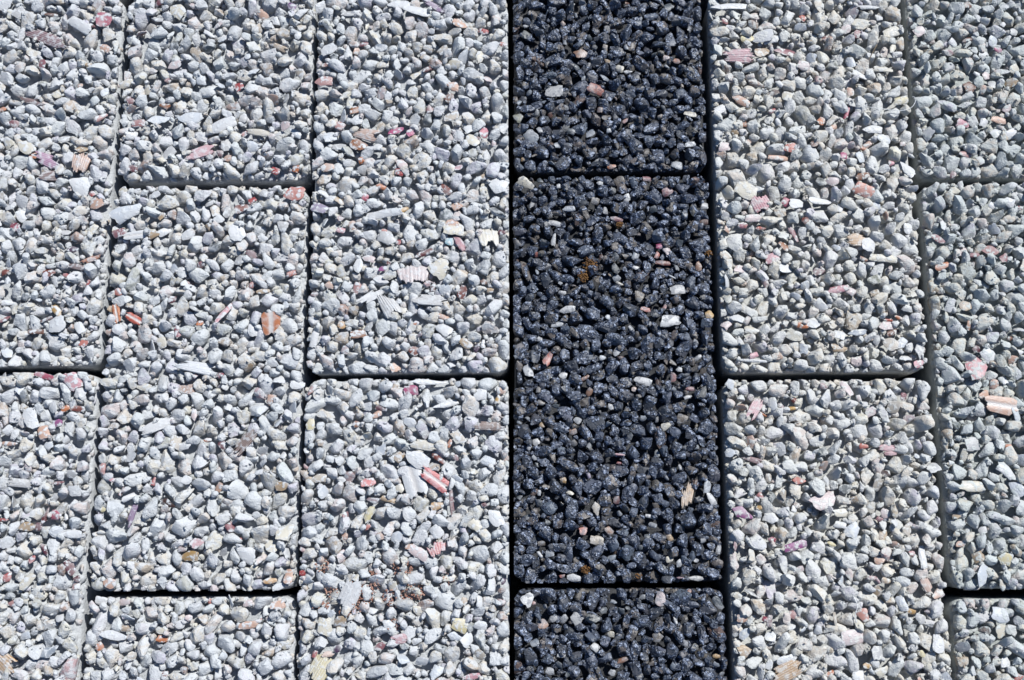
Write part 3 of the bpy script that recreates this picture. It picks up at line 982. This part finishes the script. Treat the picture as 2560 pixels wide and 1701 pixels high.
193.7 -85.9 10.8 3.4 85 f white
175.7 -75.8 5.4 4.1 80 f tan
151.6 -79.9 4.1 2.0 -30 f yellow
173.6 -87.3 4.7 4.1 0 f peach
186.3 -110.8 5.4 2.4 -10 f mustard
194.0 -110.8 2.7 2.0 0 f purple
164.3 -112.5 6.1 5.4 -60 f salmon
158.7 -122.3 10.7 7.4 0 f pinkwhite
132.3 -112.6 5.4 4.1 20 f dustypink
120.7 -115.3 5.4 2.7 80 f maroon
127.7 -138.0 12.0 8.0 25 r ochre
128.0 -132.9 9.4 4.0 10 f white
147.7 -138.9 4.0 2.3 20 f orange
165.0 -135.3 4.0 2.7 0 f mustard
194.8 -98.5 5.4 4.7 -55 r peach
176.0 -96.9 4.1 2.7 -20 f tan
172.0 -96.6 3.4 1.4 -70 f crimson
156.1 -71.1 6.2 3.4 -10 f white
218.9 -52.7 13.0 5.5 10 f cream
216.2 -52.7 4.1 2.1 0 f redbrown
235.9 -45.8 11.6 6.2 -50 f white
240.7 -54.0 8.9 6.1 -50 f bluewhite
234.3 -57.1 2.7 2.7 0 s peach
219.3 -69.0 6.8 5.4 -30 s white
232.1 -86.8 6.7 6.1 -10 f yellow
238.2 -83.1 6.1 5.4 -40 s tan
221.1 -94.5 10.8 6.1 75 f bluewhite
212.1 -79.8 4.7 2.7 10 f peach
210.7 -75.4 4.1 2.7 0 s tan
220.4 -119.5 6.0 3.3 -15 s brown
214.8 -123.1 6.0 3.3 0 s brown
234.0 -140.2 5.3 4.0 0 f orangered
227.7 -112.3 8.0 7.4 0 f bluewhite
190.3 -130.0 3.3 2.7 -60 f yellow
159.1 -54.1 5.5 6.2 0 s slate
143.6 -47.9 4.1 4.1 0 s slate
185.8 -118.0 6.7 4.0 0 s slate
198.3 -125.4 8.0 5.3 80 f white'''
FINDS = [(float(a), float(b), float(c), float(d), float(e), k, col) for a, b, c, d, e, k, col in (ln.split() for ln in FINDS.strip().splitlines())]

# ------------------------------------------------------------------ ground
def ground():
    s = 40.0
    g = 9
    xs = np.linspace(-s, s, g)
    v = [(x, y, -0.0645) for y in xs for x in xs]
    f = [(j * g + i, j * g + i + 1, (j + 1) * g + i + 1, (j + 1) * g + i) for j in range(g - 1) for i in range(g - 1)]
    o = bpy.data.objects.new('ground', mesh_of('ground', v, f, M_SAND, False))
    COL.objects.link(o)
    o['kind'] = 'structure'
    o['label'] = 'dark bedding sand under the pavers'
ground()

# ------------------------------------------------------------------ pavers
H = 60.0          # paver height in mm; the top of its stones stands at z = 0
def rounded_rect(hx, hy, r, n=6):
    out = []
    for cx, cy, a0 in ((hx - r, hy - r, 0), (-hx + r, hy - r, 90), (-hx + r, -hy + r, 180), (hx - r, -hy + r, 270)):
        for i in range(n + 1):
            a = math.radians(a0 + 90.0 * i / n)
            out.append((cx + r * math.cos(a), cy + r * math.sin(a)))
    return out

def body_mesh(w, l, tone, rng):
    prof = [(-60.0, 0.9), (-12.0, 0.7), (-8.0, 0.8), (-6.6, 1.6), (-6.2, 4.0), (-6.4, 7.0)]
    rings = []
    for z, inset in prof:
        ring = []
        for (x, y) in rounded_rect(w / 2 - inset, l / 2 - inset, max(6.5 - inset * 0.5, 2.0)):
            ring.append((x, y, z))
        rings.append(ring)
    k = len(rings[0])
    v = [p for r in rings for p in r]
    bm = bmesh.new()
    bv = [bm.verts.new((p[0] * MM, p[1] * MM, (p[2] + H) * MM)) for p in v]
    for r in range(len(rings) - 1):
        for i in range(k):
            j = (i + 1) % k
            bm.faces.new((bv[r * k + i], bv[r * k + j], bv[(r + 1) * k + j], bv[(r + 1) * k + i]))
    bm.faces.new(bv[-k:])
    bm.faces.new(bv[:k][::-1])
    me = bpy.data.meshes.new('concrete_body')
    bm.to_mesh(me)
    bm.free()
    for p in me.polygons:
        p.use_smooth = True
    me.set_sharp_from_angle(angle=math.radians(50))
    me.materials.append(M_BODY[tone])
    return me

PALE = [((0.455, 0.455, 0.455), 46), ((0.46, 0.415, 0.345), 28), ((0.44, 0.37, 0.34), 9), ((0.37, 0.38, 0.395), 6), ((0.37, 0.35, 0.40), 5),
        ((0.35, 0.265, 0.18), 2.4), ((0.31, 0.30, 0.255), 2.5), ((0.27, 0.15, 0.10), 0.4), ((0.32, 0.17, 0.17), 0.3), ((0.10, 0.115, 0.12), 0.6)]
DARK = [((0.046, 0.049, 0.059), 40), ((0.095, 0.083, 0.075), 26), ((0.070, 0.082, 0.110), 28), ((0.14, 0.138, 0.135), 4), ((0.09, 0.062, 0.052), 2)]
def pick(pal, rng, k=1.0):
    w = np.array([x[1] for x in pal], float)
    c = np.array(pal[rng.choice(len(pal), p=w / w.sum())][0])
    return np.clip(c * rng.uniform(0.98, 1.14) * k + rng.normal(0, 0.008, 3) * c.mean() * 2, 0.01, 0.85)

CAMC = np.array(cam_o.location)
CAMR = np.array(Euler(cam_o.rotation_euler).to_matrix())
def in_frame(x, y, pad=0.012):
    q = CAMR.T @ (np.array((x * MM, y * MM, 0.0)) - CAMC)
    u, v = q[0] / -q[2], q[1] / -q[2]
    return abs(u) < 0.5 + pad and abs(v) < 0.332 + pad

def add(name, me, parent, loc=None, rot=None, sc=None, color=None):
    o = bpy.data.objects.new(name, me)
    COL.objects.link(o)
    if parent:
        o.parent = parent
    if loc is not None:
        o.location = loc
    if rot is not None:
        o.rotation_euler = rot
    if sc is not None:
        o.scale = sc
    if color is not None:
        o.color = color
    return o

class Fill:
    """Gathers many small pieces into one mesh with a colour for each piece."""
    def __init__(self):
        self.v, self.f, self.c, self.n = [], [], [], 0
    def put(self, ico_faces, verts, color):
        self.v.append(verts)
        self.f.append(ico_faces + self.n)
        self.n += len(verts)
        self.c.append(np.tile(np.array([*color, 1.0]), (len(verts), 1)))
    def mesh(self, name, mat, smooth=True):
        v, f, c = np.vstack(self.v), np.vstack(self.f), np.vstack(self.c)
        me = mesh_of(name, v, f, mat, smooth)
        at = me.attributes.new('tint', 'FLOAT_COLOR', 'POINT')
        at.data.foreach_set('color', c.astype(np.float32).ravel())
        return me

def rot3(e):
    return np.array(Euler(e).to_matrix())

def edge_gap(x, y, w, l, r=6.0):
    """How far inside the rounded outline a point lies (mm)."""
    qx, qy = abs(x) - (w / 2 - r), abs(y) - (l / 2 - r)
    return r - (math.hypot(max(qx, 0), max(qy, 0)) + min(max(qx, qy), 0))

def value_noise(rng, nx, ny, step):
    """Smooth random field on an nx by ny grid with one lump every `step` cells."""
    gx, gy = nx // step + 3, ny // step + 3
    g = rng.normal(size=(gx, gy))
    u, v = np.arange(nx) / step, np.arange(ny) / step
    i, j = u.astype(int), v.astype(int)
    fu, fv = (u - i), (v - j)
    fu, fv = (fu * fu * (3 - 2 * fu))[:, None], (fv * fv * (3 - 2 * fv))[None, :]
    a, b = g[np.ix_(i, j)], g[np.ix_(i + 1, j)]
    c, d = g[np.ix_(i, j + 1)], g[np.ix_(i + 1, j + 1)]
    return (a * (1 - fu) + b * fu) * (1 - fv) + (c * (1 - fu) + d * fu) * fv

def matrix_mesh(w, l, tone, stones, sag, rng, dark):
    """The cement paste that bridges the stones: a lumpy sheet that drops away into voids."""
    st = 1.0
    hx, hy = w / 2 - 2.0, l / 2 - 2.0
    nx, ny = int(2 * hx / st) + 1, int(2 * hy / st) + 1
    xs, ys = np.linspace(-hx, hx, nx), np.linspace(-hy, hy, ny)
    S = np.zeros((nx, ny))
    for x, y, r in stones:
        k = 1.9 * r
        i0, i1 = np.searchsorted(xs, (x - k, x + k))
        j0, j1 = np.searchsorted(ys, (y - k, y + k))
        d2 = (xs[i0:i1, None] - x) ** 2 + (ys[None, j0:j1] - y) ** 2
        S[i0:i1, j0:j1] += np.exp(-d2 / (0.85 * r * r))
    t = np.clip((S - 0.30) / 0.75, 0, 1)
    t = t * t * (3 - 2 * t)
    n1, n2, n3 = value_noise(rng, nx, ny, 2), value_noise(rng, nx, ny, 4), value_noise(rng, nx, ny, 9)
    z = -7.4 + 4.9 * t + 0.32 * n1 + 0.5 * n2 + 0.9 * np.clip(n3, -2, 1)
    if dark:
        z -= 1.6
    z -= 2.2 * np.clip(-n3 - 0.9, 0, 1.2)
    X, Y = np.meshgrid(xs, ys, indexing='ij')
    E = 6.0 - (np.hypot(np.maximum(np.abs(X) - (w / 2 - 6), 0), np.maximum(np.abs(Y) - (l / 2 - 6), 0)) +
               np.minimum(np.maximum(np.abs(X) - (w / 2 - 6), np.abs(Y) - (l / 2 - 6)), 0))
    z -= 0.085 * np.clip(5.5 - E, 0, 9) ** 2 + 6.0 * (E < 2.0)
    X = X + rng.normal(0, 0.18, X.shape)
    Y = Y + rng.normal(0, 0.18, X.shape)
    v = np.stack([X, Y, z + H], -1).reshape(-1, 3) * MM
    idx = np.arange(nx * ny).reshape(nx, ny)
    f = np.stack([idx[:-1, :-1], idx[1:, :-1], idx[1:, 1:], idx[:-1, 1:]], -1).reshape(-1, 4)
    return mesh_of('cement_matrix', v, f, M_BODY[tone])

RIM_V = CHIP_V[::2] + SHARP_V[1::2]
def mould(v, w, l, r=6.0):
    """Pushes points that stick out past the rounded outline of the mould back onto it."""
    v = v.copy()
    hx, hy = w / 2 - 0.5, l / 2 - 0.4
    v[:, 0] = np.clip(v[:, 0], -hx, hx)
    v[:, 1] = np.clip(v[:, 1], -hy, hy)
    qx, qy = np.abs(v[:, 0]) - (hx - r), np.abs(v[:, 1]) - (hy - r)
    d = np.hypot(qx, qy)
    m = (qx > 0) & (qy > 0) & (d > r)
    k = r / np.maximum(d, 1e-6)
    v[m, 0] = np.sign(v[m, 0]) * (hx - r + qx[m] * k[m])
    v[m, 1] = np.sign(v[m, 1]) * (hy - r + qy[m] * k[m])
    return v

def build_paver(x0, x1, y0, y1, rz, tone, label, seed, lift=0.0, edge=None):
    rng = np.random.default_rng(seed)
    w, l = x1 - x0, y1 - y0
    cx, cy = (x0 + x1) / 2, (y0 + y1) / 2
    if edge:
        root = add('paver', body_mesh(w, l, tone, rng), edge, (cx * MM, cy * MM, -H * MM))
    else:
        root = bpy.data.objects.new('paver', None)
        COL.objects.link(root)
        root.empty_display_size = 0.05
        root.location = (cx * MM, cy * MM, -H * MM + lift * MM)
        root.rotation_euler = (rng.normal(0, 0.0012), rng.normal(0, 0.0012), math.radians(rz))
        root['label'] = label
        root['category'] = 'paver'
        root['group'] = 'black stone-chip pavers' if tone == 'black' else 'pale shell-chip pavers'
        add('concrete_body', body_mesh(w, l, tone, rng), root)
    ca, sa = math.cos(math.radians(rz)), math.sin(math.radians(rz))
    def to_local(X, Y):
        dx, dy = X - cx, Y - cy
        return dx * ca + dy * sa, -dx * sa + dy * ca
    def to_world(x, y):
        return cx + x * ca - y * sa, cy + x * sa + y * ca
    dark = tone == 'black'
    pal = DARK if dark else PALE

    # shells and odd stones seen on this paver, then a sprinkling of small chips between them
    finds = []
    for X, Y, ln, wd, ang, kind, col in FINDS:
        if not edge and x0 - 1 <= X <= x1 + 1 and y0 - 1 <= Y <= y1 + 1:
            x, y = to_local(X, Y)
            if dark:
                ln, wd = ln * 0.86, wd * 0.86
            ca2, sa2 = abs(math.cos(math.radians(ang))), abs(math.sin(math.radians(ang)))
            mx, my = 0.52 * max(ln * ca2, wd * sa2) + 0.8, 0.52 * max(ln * sa2, wd * ca2) + 0.8
            x = min(max(x, -w / 2 + mx), w / 2 - mx)
            y = min(max(y, -l / 2 + my), l / 2 - my)
            finds.append([x, y, ln, wd, ang, kind, col, True])
    small = (['white'] * 9 + ['bluewhite'] * 5 + ['greywhite'] * 6 + ['cream'] * 4 + ['peach', 'tan', 'pinkwhite', 'pinkwhite', 'beige', 'beige', 'mauve'])
    if dark:
        small = ['greywhite'] + ['lightgrey'] * 4 + ['bluegrey'] * 8 + ['taupe'] * 8 + ['slate'] * 8 + ['tan', 'peachdark', 'coraldark', 'brown']
    off_frame = 46
    for _ in range(0 if edge else 400):
        x, y = rng.uniform(-w / 2 + 2, w / 2 - 2), rng.uniform(-l / 2 + 2, l / 2 - 2)
        if len(finds) > 170 or _ > 120:
            break
        if all((x - q[0]) ** 2 + (y - q[1]) ** 2 > (0.5 * max(q[2], q[3]) + 2.2) ** 2 for q in finds):
            ln = rng.uniform(2.4, 4.2) if dark else rng.uniform(2.8, 7.2)
            finds.append([x, y, ln, ln * rng.uniform(0.6, 0.95), rng.uniform(0, 360), 'f', small[rng.integers(len(small))], False])
    occ = {}
    CELL = 9.0
    def near(x, y):
        i, j = int(math.floor(x / CELL)), int(math.floor(y / CELL))
        for a in (i - 1, i, i + 1):
            for b in (j - 1, j, j + 1):
                yield from occ.get((a, b), ())
    def put_occ(x, y, r):
        occ.setdefault((int(math.floor(x / CELL)), int(math.floor(y / CELL))), []).append((x, y, r))
    def sag(x, y):
        g = edge_gap(x, y, w, l)
        return 0.0 if g > 5.5 else -0.085 * (5.5 - g) ** 2
    for x, y, ln, wd, ang, kind, col, known in finds:
        a = math.radians(ang)
        long, short = max(ln, wd), min(ln, wd)
        if wd > ln:
            a += math.pi / 2
        k = max(1, int(round(long / short)))
        for i in range(k):                                    # a long piece keeps a row of discs free
            t = ((i + 0.5) / k - 0.5) * (long - short * 0.2)
            put_occ(x + t * math.cos(a), y + t * math.sin(a), short * 0.46)
        c = RGB[col] if not dark else tuple(q * 0.8 for q in RGB[col])
        if kind == 's':
            h = min(ln, wd) * 0.46
            o = add('stone_chip', CHIP[tone][rng.integers(N_CHIP)], root, (x * MM, y * MM, (H - h * 0.62 + sag(x, y)) * MM),
                    (rng.uniform(-.2, .2), rng.uniform(-.2, .2), math.radians(ang)), (ln * 0.52 * MM, wd * 0.52 * MM, h * MM), (*[q * 0.9 for q in c], 1))
            o['label'] = WORDS.get(col, col) + ' stone chip set among the others'
        else:
            lib = FLAKE if kind == 'f' else RIB if kind == 'r' else BAND
            me = lib[tone][rng.integers(len(lib[tone]))]
            t = 0.14 if known else 0.45
            zz = -0.3 + sag(x, y) + (0.35 if ln * wd > 60 else 0.0)
            if not known:
                zz -= rng.uniform(0, 1.2)
            elif ln * wd < 26:
                zz -= 0.55
            lean = Matrix.Rotation(rng.normal(-0.13, t) if known else rng.normal(0, t), 3, 'X') @ Matrix.Rotation(rng.normal(0.06, t) if known else rng.normal(0, t), 3, 'Y')
            eul = (lean @ Matrix.Rotation(math.radians(ang) + rng.normal(0, 0.06), 3, 'Z')).to_euler()
            o = add('shell_fragment', me, root, (x * MM, y * MM, (H + zz) * MM), eul,
                    (ln * 1.06 * MM, wd * 1.06 * MM, max(3.2, min(ln, wd) * 0.55) * MM), (*c, (0.5 if kind == 'r' else 0.9) if kind != 'f' else 0.0))
            if known and ln * wd > 20:
                o['label'] = WORDS.get(col, col) + (' smooth shell fragment' if kind == 'f' else ' ribbed shell fragment' if kind == 'r' else ' banded shell fragment')

    # stones packed round them, the big ones first
    stones = []
    size = 0.90 if dark else 1.0
    lib_fill = SHARPFILL_V if dark else FILL_V
    def grow(rmin, rmax, tries, k):
        for _ in range(tries):
            r = rng.uniform(rmin, rmax) * size
            x, y = rng.uniform(-w / 2 + r * 0.5, w / 2 - r * 0.5), rng.uniform(-l / 2 + r * 0.5, l / 2 - r * 0.5)
            if edge_gap(x, y, w, l) < r * 0.62:
                continue
            if all((x - a) ** 2 + (y - b) ** 2 > (k * (r + q)) ** 2 for a, b, q in near(x, y)):
                put_occ(x, y, r)
                stones.append((x, y, r))
    grow(4.2, 5.2, 50, 0.92)
    grow(3.5, 4.3, 500, 0.88)
    grow(2.8, 3.5, 2400, 0.84)
    grow(2.1, 2.8, 3400, 0.80)
    grow(1.3, 2.0, 2600, 0.76)
    order = sorted(range(len(stones)), key=lambda i: -stones[i][2])
    fill = Fill()
    singles = 0
    hosts = []
    for i in order:
        x, y, r = stones[i]
        el = rng.uniform(1.0, 1.27)
        sx, sy, sz = r * el * 1.12, r * 1.14 / el ** 0.5, r * rng.uniform(0.74, 1.05)
        e = (rng.normal(0, 0.45), rng.normal(0, 0.45), rng.uniform(0, 6.283))
        z = -0.80 * sz + rng.normal(0, 0.75) + sag(x, y) * 1.15
        if r < 1.9:
            z -= rng.uniform(0.0, 1.6)
        z = min(z, 0.9 - sz * 0.6)
        col = pick(pal, rng)
        X, Y = to_world(x, y)
        S = rot3(e) @ np.diag((sx, sy, sz))
        hosts.append((x, y, z, S, col))
        at_rim = edge_gap(x, y, w, l) < max(sx, sy) * 1.05
        if at_rim:                                     # pressed flat against the mould
            v = RIM_V[rng.integers(N_CHIP)] @ S.T + np.array((x, y, z + H))
            fill.put(ICO3[1], mould(v, w, l) * MM, col)
        elif not edge and singles < 300 and r > 1.5 and in_frame(X, Y):
            add('stone_chip', CHIP[tone][rng.integers(N_CHIP)], root, (x * MM, y * MM, (H + z) * MM), e, (sx * MM, sy * MM, sz * MM), (*col, 1))
            singles += 1
        else:
            v = lib_fill[rng.integers(N_CHIP)] @ S.T + np.array((x, y, z + H))
            fill.put(ICO2[1], v * MM, col)
    if edge:
        singles = 0
    add('cement_matrix', matrix_mesh(w, l, tone, stones, sag, rng, dark), root)
    # a lower course that closes the gaps
    for _ in range(330):
        x, y = rng.uniform(-w / 2 + 2.6, w / 2 - 2.6), rng.uniform(-l / 2 + 2.6, l / 2 - 2.6)
        if edge_gap(x, y, w, l) < 2.6:
            continue
        r = rng.uniform(1.8, 3.0)
        S = rot3((rng.uniform(0, 6.3), rng.uniform(0, 6.3), 0)) @ np.diag((r * 1.2, r, r * 0.85))
        v = lib_fill[rng.integers(N_CHIP)] @ S.T + np.array((x, y, H - 5.0 + rng.normal(0, 0.6) + sag(x, y)))
        fill.put(ICO2[1], v * MM, pick(pal, rng, 0.95))
    # stones that show in the flanks
    rr = rounded_rect(w / 2 - 1.9, l / 2 - 1.9, 5.0, 3)
    for a, b in zip(rr, rr[1:] + rr[:1]):
        d = math.dist(a, b)
        for i in range(max(1, int(d / 3.4))):
            t = rng.uniform(0, 1)
            x, y = a[0] + (b[0] - a[0]) * t, a[1] + (b[1] - a[1]) * t
            r = rng.uniform(1.4, 2.3)
            S = rot3((rng.uniform(0, 6.3), rng.uniform(0, 6.3), 0)) @ np.diag((r * 1.1, r, r * 0.8))
            k = 1 - r * 0.15 / max(abs(x), abs(y))
            v = lib_fill[rng.integers(N_CHIP)] @ S.T + np.array((x * k, y * k, H - rng.uniform(3.6, 8.5)))
            fill.put(ICO2[1], mould(v, w, l) * MM, pick(pal, rng))
    # crumbs of cement stuck to the stones
    for _ in range(1300):
        x, y, z, S, col = hosts[rng.integers(len(hosts))]
        d = rng.normal(size=3)
        d[2] = abs(d[2]) * 0.8
        d /= np.linalg.norm(d)
        p = S @ (rot3((0, 0, 0)) @ d) * 0.86 + np.array((x, y, z + H))
        r = rng.uniform(0.28, 0.75)
        v = CRUMB_V[rng.integers(12)] @ (rot3(rng.uniform(0, 6.3, 3)) @ np.diag((r * rng.uniform(0.9, 2.0), r, r * 0.6))).T + p
        fill.put(ICO1[1], mould(v, w, l) * MM, col)
    o = add('stone_fill', fill.mesh('stone_fill', M_FILL[tone], not dark), root)
    o['kind'] = 'stuff'
    return root

PAVERS = [
    (-306.6, -206.8, 5.6, 206.8, 0.25, 'cool', 'pale paver in the left corner with a maroon striped ribbed shell fan', 1, 0.0),
    (-306.0, -205.7, -197.0, 3.4, 0.30, 'cool', 'pale paver at the left edge with a flat pink shell at its top corner', 2, 0.4),
    (-204.1, -104.2, 102.3, 303.0, 0.25, 'cool', 'pale paver with two dark green-grey stones, above the one with the orange striped shell', 3, 0.0),
    (-203.5, -103.6, -103.0, 99.9, 0.28, 'cool', 'whole pale paver holding an orange and white striped shell piece', 4, 0.0),
    (-202.3, -102.2, -306.0, -105.0, 0.25, 'cool', 'pale cut-off paver below the one with the orange striped shell', 5, 0.2),
    (-102.7, -1.2, 1.9, 203.6, 0.30, 'cool', 'pale paver with a hot pink shell and a broad pinkish white ribbed shell', 6, 0.6),
    (-102.0, -0.5, -201.5, 0.1, 0.26, 'cool', 'pale paver with salmon red ribbed shells and reddish sand between its stones', 7, 0.3),
    (0.0, 99.6, 105.4, 306.0, 0.25, 'black', 'black stone-chip paver cut off by the upper edge of the picture', 8, -0.4),
    (0.4, 100.4, -98.8, 103.7, 0.22, 'black', 'whole black stone-chip paver with rusty moss and a white shell', 9, 0.0),
    (1.2, 101.4, -301.0, -100.4, 0.22, 'black', 'black stone-chip paver cut off by the lower edge of the picture', 10, 0.3),
    (102.5, 203.4, 1.7, 203.4, 0.28, 'warm', 'pale paver beside the black column with a pink striped shell at its upper corner', 11, 0.4),
    (103.0, 204.4, -202.0, -0.8, 0.24, 'warm', 'pale paver beside the black column with two violet pink shell pieces', 12, 0.3),
    (205.6, 305.5, 101.0, 302.0, 0.30, 'dull', 'greyish paver at the right edge with one brown chip, cut off above', 13, -0.4),
    (206.6, 306.6, -101.4, 99.2, 0.28, 'dull', 'greyish paver at the right edge with a large rose pink shell', 14, 0.2),
    (207.0, 307.2, -306.0, -104.7, 0.25, 'dull', 'greyish paver showing only its corner at the lower right', 15, 0.0),
]
BUILT = [build_paver(*p) for p in PAVERS]

# the same paving goes on past the picture: one block built, copied round the rim
def surroundings():
    pav = bpy.data.objects.new('pavement', None)
    COL.objects.link(pav)
    pav['kind'] = 'structure'
    pav['label'] = 'pale paving carrying on around the blocks in view'
    one = build_paver(-308.0, -208.0, 208.2, 408.2, 0.0, 'cool', '', 77, 0.0, pav)
    spots = [(-102.6, 205.6), (102.8, 205.4), (-307.0, -398.8), (-102.0, -403.2), (103.2, -404.0), (-409.0, 103.0), (-409.0, -100.0), (-409.0, -303.0),
             (309.0, 206.0), (309.0, 3.0), (309.0, -200.0), (309.0, -403.0)]
    for x, y in spots:
        c = one.copy()
        COL.objects.link(c)
        c.location = ((x + 50) * MM, (y + 100) * MM, -H * MM)
        c.rotation_euler = (0, 0, math.pi * (int(abs(x + y)) % 2))
        for ch in list(one.children):
            d = ch.copy()
            COL.objects.link(d)
            d.parent = c
surroundings()

# ------------------------------------------------------------------ small loose things on the paving
def moss(x, y, r, label, seed):
    rng = np.random.default_rng(seed)
    v, f, n = [], [], 0
    for _ in range(int(70 * r * r / 4) + 40):
        a, d = rng.uniform(0, 6.3), r * math.sqrt(rng.uniform(0, 1)) * rng.uniform(0.6, 1.3)
        s = rng.uniform(0.22, 0.55)
        p = np.array((d * math.cos(a), d * math.sin(a), rng.uniform(-2.2, 0.2) + 0.5 * (1 - d / r)))
        v.append((ICO1[0] * rng.uniform(0.6, 1.3, (len(ICO1[0]), 1)) * s + p) * MM)
        f.append(ICO1[1] + n)
        n += len(ICO1[0])
    o = add('moss_tuft', mesh_of('moss_tuft', np.vstack(v), np.vstack(f), M_MOSS), None, (x * MM, y * MM, 0.0))
    o['label'], o['category'], o['group'] = label, 'moss', 'rusty moss on the black paver'

moss(39.0, 56.5, 3.2, 'larger rusty brown moss tuft on the whole black paver', 31)
moss(35.6, 50.6, 2.6, 'rusty brown moss tuft just below the larger one on the black paver', 32)
moss(54.2, 77.1, 1.5, 'rusty brown moss tuft high up on the whole black paver', 33)
moss(98.4, 62.1, 1.6, 'tiny rusty moss tuft at the right rim of the black paver', 34)
moss(35.0, -92.6, 2.0, 'rusty moss tuft near the lower rim of the whole black paver', 35)
moss(60.1, -95.2, 1.3, 'tiny rusty moss speck at the lower rim of the black paver', 36)

def strand(name, pts, rad, mat, label, cat):
    """A thin round strand through the given points (mm)."""
    P = [Vector(p) for p in pts]
    fine = []
    for i in range(len(P) - 1):
        a, b, c, d = P[max(i - 1, 0)], P[i], P[i + 1], P[min(i + 2, len(P) - 1)]
        for k in range(6):
            t = k / 6
            fine.append(0.5 * ((2 * b) + (c - a) * t + (2 * a - 5 * b + 4 * c - d) * t * t + (3 * b - a - 3 * c + d) * t ** 3))
    fine.append(P[-1])
    o0 = P[0]
    v, f = [], []
    for i, p in enumerate(fine):
        tg = (fine[min(i + 1, len(fine) - 1)] - fine[max(i - 1, 0)]).normalized()
        s = tg.cross(Vector((0, 0, 1))).normalized()
        u = s.cross(tg)
        for k in range(6):
            a = k * math.pi / 3
            q = (p - o0 + (s * math.cos(a) + u * math.sin(a)) * rad) * MM
            v.append(q[:])
    for i in range(len(fine) - 1):
        for k in range(6):
            j = (k + 1) % 6
            f.append((i * 6 + k, i * 6 + j, (i + 1) * 6 + j, (i + 1) * 6 + k))
    o = add(name, mesh_of(name, v, f, mat), None, tuple(c * MM for c in o0))
    o['label'], o['category'] = label, cat

strand('thread', [(175.1, 139.7, 1.0), (180.9, 137.7, 1.6), (189.6, 136.6, 1.3), (196.9, 135.6, 1.6), (202.1, 136.8, 1.4), (204.8, 139.9, 1.4), (204.7, 142.6, 1.6), (203.6, 143.0, 1.2)],
       0.16, M_THREAD, 'thin white thread looped over the joint beside a pale paver', 'thread')
strand('plant_fibre', [(159.8, -103.6, 1.0), (161.2, -107.9, 2.0), (160.3, -111.8, 1.6), (160.7, -115.8, 0.8)],
       0.20, M_THREAD, 'short pale fibre lying among the stones of a pale paver', 'fibre')
strand('twig', [(183.1, 163.4, 0.8), (186.5, 169.7, 1.6), (187.7, 171.7, 1.2)], 0.18, M_STRAW, 'tiny brown twig lying on a pale paver near the thread', 'twig')

def red_sand(parent, spots, seed):
    rng = np.random.default_rng(seed)
    v, f, n = [], [], 0
    px, py = parent.location.x / MM, parent.location.y / MM
    for X, Y, r, k in spots:
        for _ in range(k):
            a, d = rng.uniform(0, 6.3), r * math.sqrt(rng.uniform(0, 1))
            s = rng.uniform(0.25, 0.6)
            p = np.array((X - px + d * math.cos(a), Y - py + d * math.sin(a) * 0.8, H + rng.uniform(-3.6, -0.4)))
            v.append((ICO1[0] * rng.uniform(0.7, 1.2, (len(ICO1[0]), 1)) * s + p) * MM)
            f.append(ICO1[1] + n)
            n += len(ICO1[0])
    o = add('red_sand', mesh_of('red_sand', np.vstack(v), np.vstack(f), M_RED, False), parent)
    o['kind'] = 'stuff'
red_sand(BUILT[6], [(-90.4, -90.5, 4, 50), (-68.7, -98.5, 7, 130), (-52.2, -91.7, 5, 80), (-72.6, -106.6, 7, 130), (-55.4, -105.2, 6, 110), (-45.8, -102.5, 5, 80),
                    (-90.5, -109.3, 4, 40), (-56.5, -117.8, 4, 40), (-78.7, -111.9, 3, 30), (-85.2, -102.6, 4, 40), (-31.4, -97.1, 4, 40)], 41)
